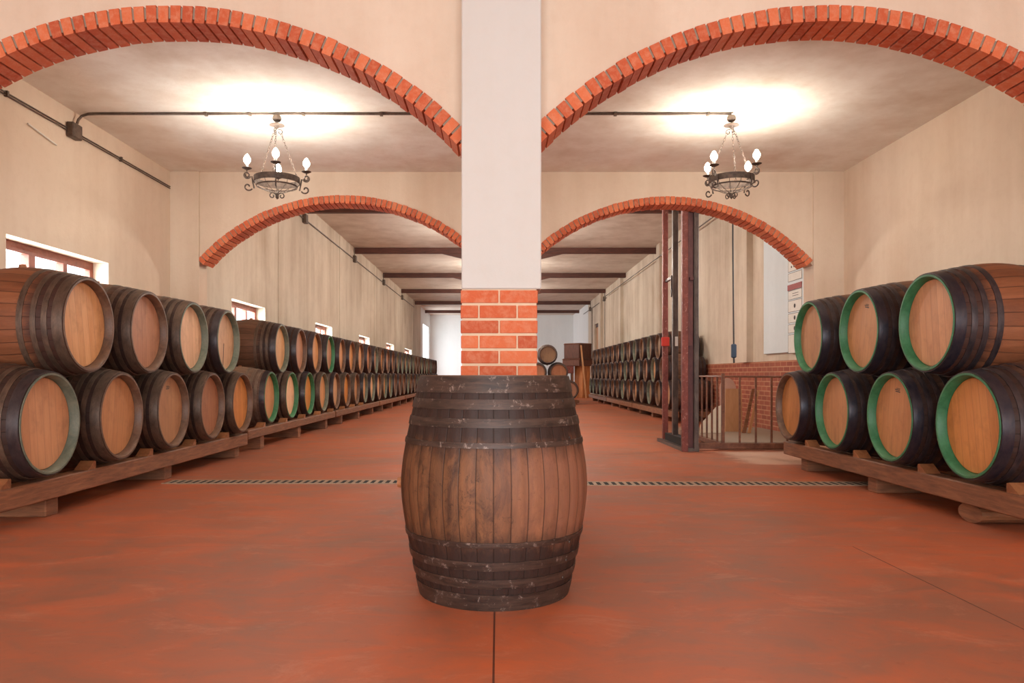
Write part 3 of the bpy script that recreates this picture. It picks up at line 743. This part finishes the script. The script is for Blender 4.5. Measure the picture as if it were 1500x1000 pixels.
# ------------------------------------------------------------------ chandeliers
def scroll(cx, cz, r0, r1, a0, a1, n=18, sx=1):
    return [(cx + sx*(r0+(r1-r0)*i/n)*math.cos(a0+(a1-a0)*i/n), 0, cz + (r0+(r1-r0)*i/n)*math.sin(a0+(a1-a0)*i/n)) for i in range(n+1)]
def chandelier(x, y, rz, label):
    r = thing('chandelier', label, 'chandelier', (x, y, ZC), 'wrought iron chandeliers', rz)
    MB().lathe([(.0005, -.03), (.035, -.032), (.045, -.05), (.045, -.075), (.03, -.092), (.0005, -.094)], 16, closed=False).obj('ceiling_box', M['conduit'], r)
    MB().lathe([(.0005, -.105), (.02, -.107), (.075, -.128), (.078, -.134), (.03, -.142), (.012, -.165), (.0005, -.17)], 24, closed=False).obj('canopy', M['iron'], r)
    m = MB()
    for q in range(3):
        R = Matrix.Rotation(q*2*PI/3, 4, 'Z')
        p = scroll(.03, -.20, .032, .008, PI*.75, -PI*1.3)
        mm = MB().tube([R @ Vector(v) for v in p], .004, 6); m.add(mm.v, mm.f, True)
    m.obj('hook', M['iron'], r)
    zr = -.69; Rr = .225
    for q in range(3):
        a = q*2*PI/3+.4; m = MB(); A = Vector((.045*math.cos(a), .045*math.sin(a), -.21)); B = Vector((Rr*math.cos(a), Rr*math.sin(a), zr+.03)); n = 16
        for i in range(n):
            p0 = A.lerp(B, i/n); p1 = A.lerp(B, (i+1)/n); mid = (p0+p1)/2; d = (p1-p0); l = d.length*.62; d.normalize()
            side_ = Vector((-math.sin(a), math.cos(a), 0)) if i % 2 else d.cross(Vector((-math.sin(a), math.cos(a), 0)))
            ring = [mid + d*l*math.cos(t_)+side_*.0085*math.sin(t_) for t_ in [2*PI*j/10 for j in range(10)]]
            mm = MB().tube(ring, .0022, 5, closed=True); m.add(mm.v, mm.f, True)
        m.obj('chain', M['iron'], r)
    # hammered ring, lower wire basket
    MB().lathe([(Rr-.004, zr-.035), (Rr+.004, zr-.035), (Rr+.004, zr+.025), (Rr-.004, zr+.025)], 48).obj('ring', M['iron'], r)
    MB().lathe([(Rr-.028, zr-.075), (Rr-.022, zr-.075), (Rr-.022, zr-.060), (Rr-.028, zr-.060)], 48).obj('ring', M['iron'], r)
    m = MB()
    for q in range(12):
        a = q*PI/6; c_, s_ = math.cos(a), math.sin(a)
        mm = MB().tube([(Rr*c_, Rr*s_, zr-.02), ((Rr-.02)*c_, (Rr-.02)*s_, zr-.065), (.10*c_, .10*s_, zr-.115), (.02*c_, .02*s_, zr-.14)], .0028, 5); m.add(mm.v, mm.f, True)
    m.obj('basket', M['iron'], r)
    m = MB()
    for q in range(4):
        R = Matrix.Rotation(q*PI/2, 4, 'Z')
        for p in (scroll(.045, zr-.165, .035, .008, PI*.9, -PI*1.4), ):
            mm = MB().tube([R @ Vector(v) for v in p], .006, 6); m.add(mm.v, mm.f, True)
    mm = MB().lathe([(.0005, zr-.13), (.014, zr-.14), (.016, zr-.18), (.0005, zr-.20)], 10, closed=False); m.add(mm.v, mm.f, True)
    m.obj('finial', M['iron'], r)
    for q in range(4):
        R = Matrix.Rotation(q*PI/2, 4, 'Z'); m = MB()
        top = scroll(.282, zr+.055, .012, .040, PI*2.6, -PI*.38, 22)
        path = [(Rr, 0, zr-.075), (Rr+.01, 0, zr-.03)] + [(Rr+.02, 0, zr)]
        s1 = scroll(.292, zr+.03, .012, .036, PI*2.2, -PI*.9, 24)
        s2 = scroll(.282, zr-.085, .045, .010, PI*1.15, PI*3.0, 24)
        for p in (s1, s2, [(Rr-.002, 0, zr-.10), (Rr+.01, 0, zr-.04), (Rr+.02, 0, zr+.02)], [(.292, 0, zr+.066), (.292, 0, zr+.085)]):
            mm = MB().tube([R @ Vector(v) for v in p], .0075, 6); m.add(mm.v, mm.f, True)
        arm = m.obj('arm', M['iron'], r)
        T_ = R @ Matrix.Translation((.292, 0, zr+.085))
        MB().lathe([(.0005, 0), (.02, .001), (.048, .014), (.050, .018), (.02, .010), (.0005, .009)], 20, T_, closed=False).obj('drip_pan', M['iron'], arm)
        MB().lathe([(.0005, .009), (.013, .009), (.013, .055), (.0005, .055)], 12, T_, closed=False).obj('candle_sleeve', M['paper'], arm)
        b = MB().lathe([(.0005, .053), (.014, .056), (.034, .085), (.036, .110), (.018, .145), (.0005, .160)], 14, T_, closed=False).obj('bulb', M['bulb'], arm)
        ld = bpy.data.lights.new('candle_lamp', 'POINT'); ld.energy = BULB_W; ld.color = (1.0, .91, .78); ld.shadow_soft_size = .05
        lo = bpy.data.objects.new('candle_lamp', ld); C.objects.link(lo); lo.parent = r; lo.location = (T_ @ Vector((0, 0, .17)))
    return r
BULB_W = 14
chandelier(-2.27, 7.70, math.radians(14), 'black wrought iron chandelier with four lit candle bulbs on the left side of the ceiling')
chandelier(2.39, 7.70, math.radians(38), 'black wrought iron chandelier with four lit candle bulbs on the right side of the ceiling')

# ------------------------------------------------------------------ goods lift, railing and clutter under the right arch
lf = thing('goods_lift', 'tall red-brown steel goods lift mast and guide posts under the right arch', 'lift', (2.6, 10.32, 0))
MB().box(-.085, -.005, -.06, .0, 0, ZF-.0, bev=.004).obj('mast_channel', M['redsteel'], lf)
m = MB(); m.box(-.005, .07, .02, .04, 0.05, ZF); m.box(-.085, .12, .0, .02, 0.0, ZF)
m.obj('mast_panel', M['maroon'], lf)
m = MB(); m.box(.075, .14, -.06, .0, .0, ZF, bev=.004); m.box(.085, .13, -.075, -.06, .3, 3.2)
m.obj('mast_rail', M['greysteel'], lf)
MB().box(.02, .07, -.055, -.005, 2.35, 2.39).obj('bracket', M['maroon'], lf)
MB().box(-.03, .06, -.055, -.01, 1.45, 2.3).obj('cover_plate', M['maroon'], lf)
MB().box(-.02, .06, 1.44, 1.52, 0, ZF, bev=.004).obj('guide_post', M['redsteel'], lf)
MB().box(.00, .08, .86, .94, 0, ZF, bev=.004).obj('guide_post', M['greysteel'], lf)
MB().box(.01, .05, .90, 1.48, 2.50, 2.54).obj('crossbar', M['greysteel'], lf)
MB().box(-.015, .035, .92, .95, 2.22, 2.54).obj('bracket', M['greysteel'], lf)
MB().box(-.05, .07, 1.40, 1.44, 1.50, 1.64, bev=.006).obj('switch_box', M['red'], lf)['label'] = 'red switch box'
MB().box(.03, .07, .845, .86, 1.48, 1.62).obj('label_plate', M['paper'], lf)
MB().box(-.08, .15, -.05, 1.60, 0.0, .05).obj('base_frame', M['greysteel'], lf)
MB().box(-.02, .11, .10, 1.3, .052, .16).obj('sill_plate', M['pit'], lf)

o = MB().tube([(3.72, 11.9, 4.88), (3.715, 11.9, 3.2), (3.73, 11.9, 1.54)], .013, 8)
hc = thing('hoist_control', 'blue-grey push button control hanging on a long black cable behind the railing', 'control', (0, 0, 0))
o.obj('cable', M['ink'], hc)
m = MB(); m.box(3.69, 3.77, 11.87, 11.93, 1.32, 1.54, bev=.015); m.obj('handset', M['bluegrey'], hc)
MB().tube([(3.73, 11.9, 1.32), (3.735, 11.9, 1.24)], .015, 8).obj('grip', M['ink'], hc)

hc.location = (3.73, 11.9, 1.24)
for ch_ in list(C.objects):
    if ch_.parent == hc: ch_.location = (-3.73, -11.9, -1.24)

rl = thing('railing', 'brown steel railing with upright bars around the lift platform', 'railing', (3.14, 10.50, 0))
MB().tube([(0, 0, 1.03), (1.62, 0, 1.02)], .013, 8).obj('top_rail', M['rail'], rl)
MB().tube([(0, 0, 1.03), (0, 1.35, 1.03)], .013, 8).obj('top_rail', M['rail'], rl)
MB().box(-.35, 1.55, -.03, .03, .02, .10, bev=.004).obj('bottom_rail', M['rail'], rl)
MB().box(-.03, .02, .03, 1.35, .04, .10).obj('bottom_rail', M['rail'], rl)
for x in (0.0, .235, .46, .68, .90, 1.12, 1.34, 1.5):
    MB().box(x-.012, x+.012, -.012, .012, .10, 1.02).obj('baluster', M['rail'], rl)
for y in (.27, .54, .81, 1.08, 1.33):
    MB().box(-.012, .012, y-.012, y+.012, .10, 1.02).obj('baluster', M['rail'], rl)
MB().box(-.02, .02, -.02, .02, .10, 1.07).obj('corner_post', M['rail'], rl)

o = MB().box(3.20, XRF-.06, 10.62, 13.6, 0.0, .10, bev=.008).obj('platform', M['platform']); tag(o, 'low grey concrete platform behind the brown railing', 'platform')
def leaning(name, poly, th, loc, tilt, rz, mat, label, cat):
    """flat board cut to poly (x, z), leaning back"""
    o = MB().prism(poly, 'y', 0, th).obj(name, mat); o.location = loc; o.rotation_euler = (-tilt, 0, rz); return tag(o, label, cat)
n = 14; oval = [(-.14, 0), (.14, 0), (.14, .70)] + [(.14*math.cos(PI*i/n), .70+.20*math.sin(PI*i/n)) for i in range(1, n)] + [(-.14, .70)]
leaning('board', oval, .02, (3.92, 12.75, .104), .10, 0, M['pink'], 'pinkish board with a rounded top leaning behind the railing', 'board')
leaning('board', [(-.17, 0), (.12, 0), (.13, .72), (-.14, .72)], .02, (3.96, 12.55, .104), .10, 0, M['tan'], 'plain tan board standing in front of the pinkish rounded board', 'board')
leaning('plank', [(0, 0), (.06, 0), (.22, .72), (.17, .72)], .03, (3.98, 12.25, .104), .05, 0, M['beam'], 'narrow brown plank leaning aslant beside the tan board', 'plank')
leaning('plank', [(0, 0), (.05, 0), (.20, .70), (.17, .70)], .03, (4.06, 12.22, .104), .05, 0, M['tan'], 'narrow pale plank leaning aslant beside the brown plank', 'plank')
leaning('sheet', [(0, 0), (.36, 0), (.36, .46), (.26, .42), (0, .14)], .02, (3.32, 12.3, .104), .12, 0, M['cream'], 'cream white sheet with a slanting top edge standing for sunlight behind the railing bars', 'board')  # a patch of sunlight behind the bars, built as a pale sheet

# white panel with notices, daylight put into its bluish colour
o = MB().box(XRF-.05, XRF-.002, 11.45, 13.42, 1.42, 4.0, bev=.004).obj('wall_panel', M['panelwhite']); tag(o, 'tall white panel, tinted bluish as daylight, on the right wall above the brick dado', 'panel')
def zy(y, Y=12.0): return 1.05+(549-y)/1100*Y
notes = [(378, 396, 'plain', 'white paper notice at the top of the column on the white panel'), (398, 410.5, 'frame', 'white paper notice just above the red sign on the white panel'),
         (424, 437.6, 'lines', 'white paper notice just below the red sign on the white panel'), (439, 456, 'dot', 'square white notice with a dark spot, second below the red sign'),
         (458, 472, 'dot', 'white notice third below the red sign on the white panel'), (474, 487, 'dot', 'white notice fourth below the red sign on the white panel'), (489, 517, 'frame', 'lowest white notice on the white panel, just above the brick dado')]
xp = XRF-.05
for a, b, kind, lab in notes:
    r = thing('paper_notice', lab, 'notice', (xp, 12.0, zy(b)), 'notices on the white panel'); h = zy(a)-zy(b)
    MB().box(-.004, -.001, -.28, .27, 0, h).obj('sheet', M['paper'], r)
    m = MB()
    e = .006
    for (y0, y1, z0, z1) in ((-.28, .27, 0, e), (-.28, .27, h-e, h), (.27-e, .27, 0, h), (-.28, -.28+e, 0, h)): m.box(-.0055, -.0045, y0, y1, z0, z1)
    if kind == 'dot': m.prism([(.0+.035*math.cos(2*PI*i/10), h/2+.035*math.sin(2*PI*i/10)) for i in range(10)], 'x', -.0065, -.0045)
    if kind == 'plain':
        for yy in (.03, .13): m.box(-.0055, -.0045, yy-.02, yy+.02, h*.3, h*.3+.03)
    if kind == 'lines':
        for zz in (.35, .6): m.box(-.0055, -.0045, -.15, .1, h*zz, h*zz+.008)
    m.obj('print', M['ink'], r)
o = MB().box(xp-.01, xp-.001, 11.72, 12.29, zy(423.5), zy(415), bev=.002).obj('sign', M['redsign']); tag(o, 'narrow dark red sign among the notices on the white panel', 'sign')

# ------------------------------------------------------------------ far end clutter
def rbox(name, x, y, w, d, z0, z1, rz, mat, label, cat, bev=.02):
    o = MB().box(-w/2, w/2, -d/2, d/2, 0, z1-z0, bev=bev).obj(name, mat); o.location = (x, y, z0); o.rotation_euler = (0, 0, rz); return tag(o, label, cat)
cbn = thing('cabinet', 'tall orange plywood cabinet standing corner-on at the far end of the right aisle', 'cabinet', (3.87, 34.6, 0), None, math.radians(40))
MB().box(-.26, .26, -.26, .26, .0, 1.46, bev=.01).obj('body', M['orange'], cbn)
MB().box(-.24, -.005, -.275, -.261, .08, 1.40).obj('door', M['orange'], cbn)
MB().box(.005, .24, -.275, -.261, .08, 1.40).obj('door', M['orange'], cbn)
def crate(x, y, w, d, z0, z1, rz, label):
    r = thing('wooden_crate', label, 'crate', (x, y, z0), None, rz); h = z1-z0
    MB().box(-w/2, w/2, -d/2, d/2, 0, h-.06, bev=.01).obj('body', M['darkcrate'], r)
    MB().prism([(-w/2-.02, h-.06), (w/2+.02, h-.06), (w/2-.06, h), (-w/2+.06, h)], 'y', -d/2-.02, d/2+.02).obj('lid', M['darkcrate'], r)
    m = MB()
    for s in (-1, 1):
        m.box(s*w*.42-.03, s*w*.42+.03, -d/2-.02, -d/2, 0, h-.07)
    m.obj('battens', M['darkcrate'], r)
crate(3.66, 34.6, 1.0, 1.0, 1.462, 1.80, math.radians(44), 'wide dark wooden crate lying on the orange plywood cabinet')
crate(3.66, 34.6, .90, .90, 1.80, 2.50, math.radians(44), 'taller dark wooden crate stacked on the wide dark crate')
o = leaning('plank', [(0, 0), (.07, 0), (-.14, 2.4), (-.21, 2.4)], .04, (3.90, 33.62, 0.0), .09, 0, M['tan'], 'long pale plank leaning upright against the dark crates at the far end', 'plank')
tb = thing('table', 'red-brown wooden bench table beside the orange cabinet at the far end', 'table', (3.18, 34.6, 0))
MB().box(-.27, .27, -.35, .35, 1.12, 1.458, bev=.01).obj('tabletop', M['redsteel'], tb)
for x in (-.22, .22):
    for y in (-.3, .3): MB().box(x-.04, x+.04, y-.04, y+.04, 0, 1.12).obj('leg', M['beam'], tb)
MB().prism([(-.18, 1.12), (-.10, 1.12), (.18, .3), (.18, .14)], 'y', -.33, -.28).obj('brace', M['beam'], tb)

# ------------------------------------------------------------------ light
w = bpy.data.worlds.new('sky'); sc.world = w; w.use_nodes = True
bg = w.node_tree.nodes['Background']; bg.inputs[0].default_value = (0.93, 0.97, 1.0, 1); bg.inputs[1].default_value = 2.2
def area(name, loc, rot, sx, sy, e, col=(1,1,1)):
    ld = bpy.data.lights.new(name, 'AREA'); ld.shape = 'RECTANGLE'; ld.size = sx; ld.size_y = sy; ld.energy = e; ld.color = col
    o = bpy.data.objects.new(name, ld); C.objects.link(o); o.location = loc; o.rotation_euler = rot; return o
# fill light for the near bay, in the added opening behind the camera
area('opening_fill', (0, YB-.25, 1.7), (PI/2, 0, 0), 7.0, 3.1, 400, (.96, .98, 1.0))
# daylight through each window (facing +X)
for a, b in WINS:
    area('window_daylight', (XL-.34, (a+b)/2, (ZW0+ZW1)/2), (PI/2, 0, -PI/2), b-a+.2, ZW1-ZW0+.2, 90 if a < 8 else 130, (.95, .98, 1.0))
area('window_daylight', (XRF+.34, 11.0, 2.75), (PI/2, 0, PI/2), 1.0, 1.7, 160, (.95, .98, 1.0))  # fill light for the added window on the right wall
for y in (13.2, 19.5, 26.0, 33.0):  # unseen fill lights added to brighten the far hall, without fixtures
    ld = bpy.data.lights.new('hall_fill', 'POINT'); ld.energy = 210; ld.color = (1.0, .92, .82); ld.shadow_soft_size = .2
    lo = bpy.data.objects.new('hall_fill', ld); C.objects.link(lo); lo.location = (0.03, y, 3.9)
area('door_daylight', (XL-.34, 45.0, 2.0), (PI/2, 0, -PI/2), 3.8, 4.0, 150, (.93, .97, 1.0))

sc.view_settings.view_transform = 'Standard'; sc.view_settings.look = 'None'; sc.view_settings.gamma = 1; sc.view_settings.use_curve_mapping = False
sc.view_settings.exposure = 0.42
sc.cycles.use_denoising = True
try: sc.cycles.denoiser = 'OPENIMAGEDENOISE'
except Exception: pass
sc.cycles.max_bounces = 12; sc.cycles.diffuse_bounces = 8; sc.cycles.glossy_bounces = 3; sc.cycles.transparent_max_bounces = 8
sc.cycles.sample_clamp_indirect = 6.0; sc.cycles.caustics_reflective = False; sc.cycles.caustics_refractive = False
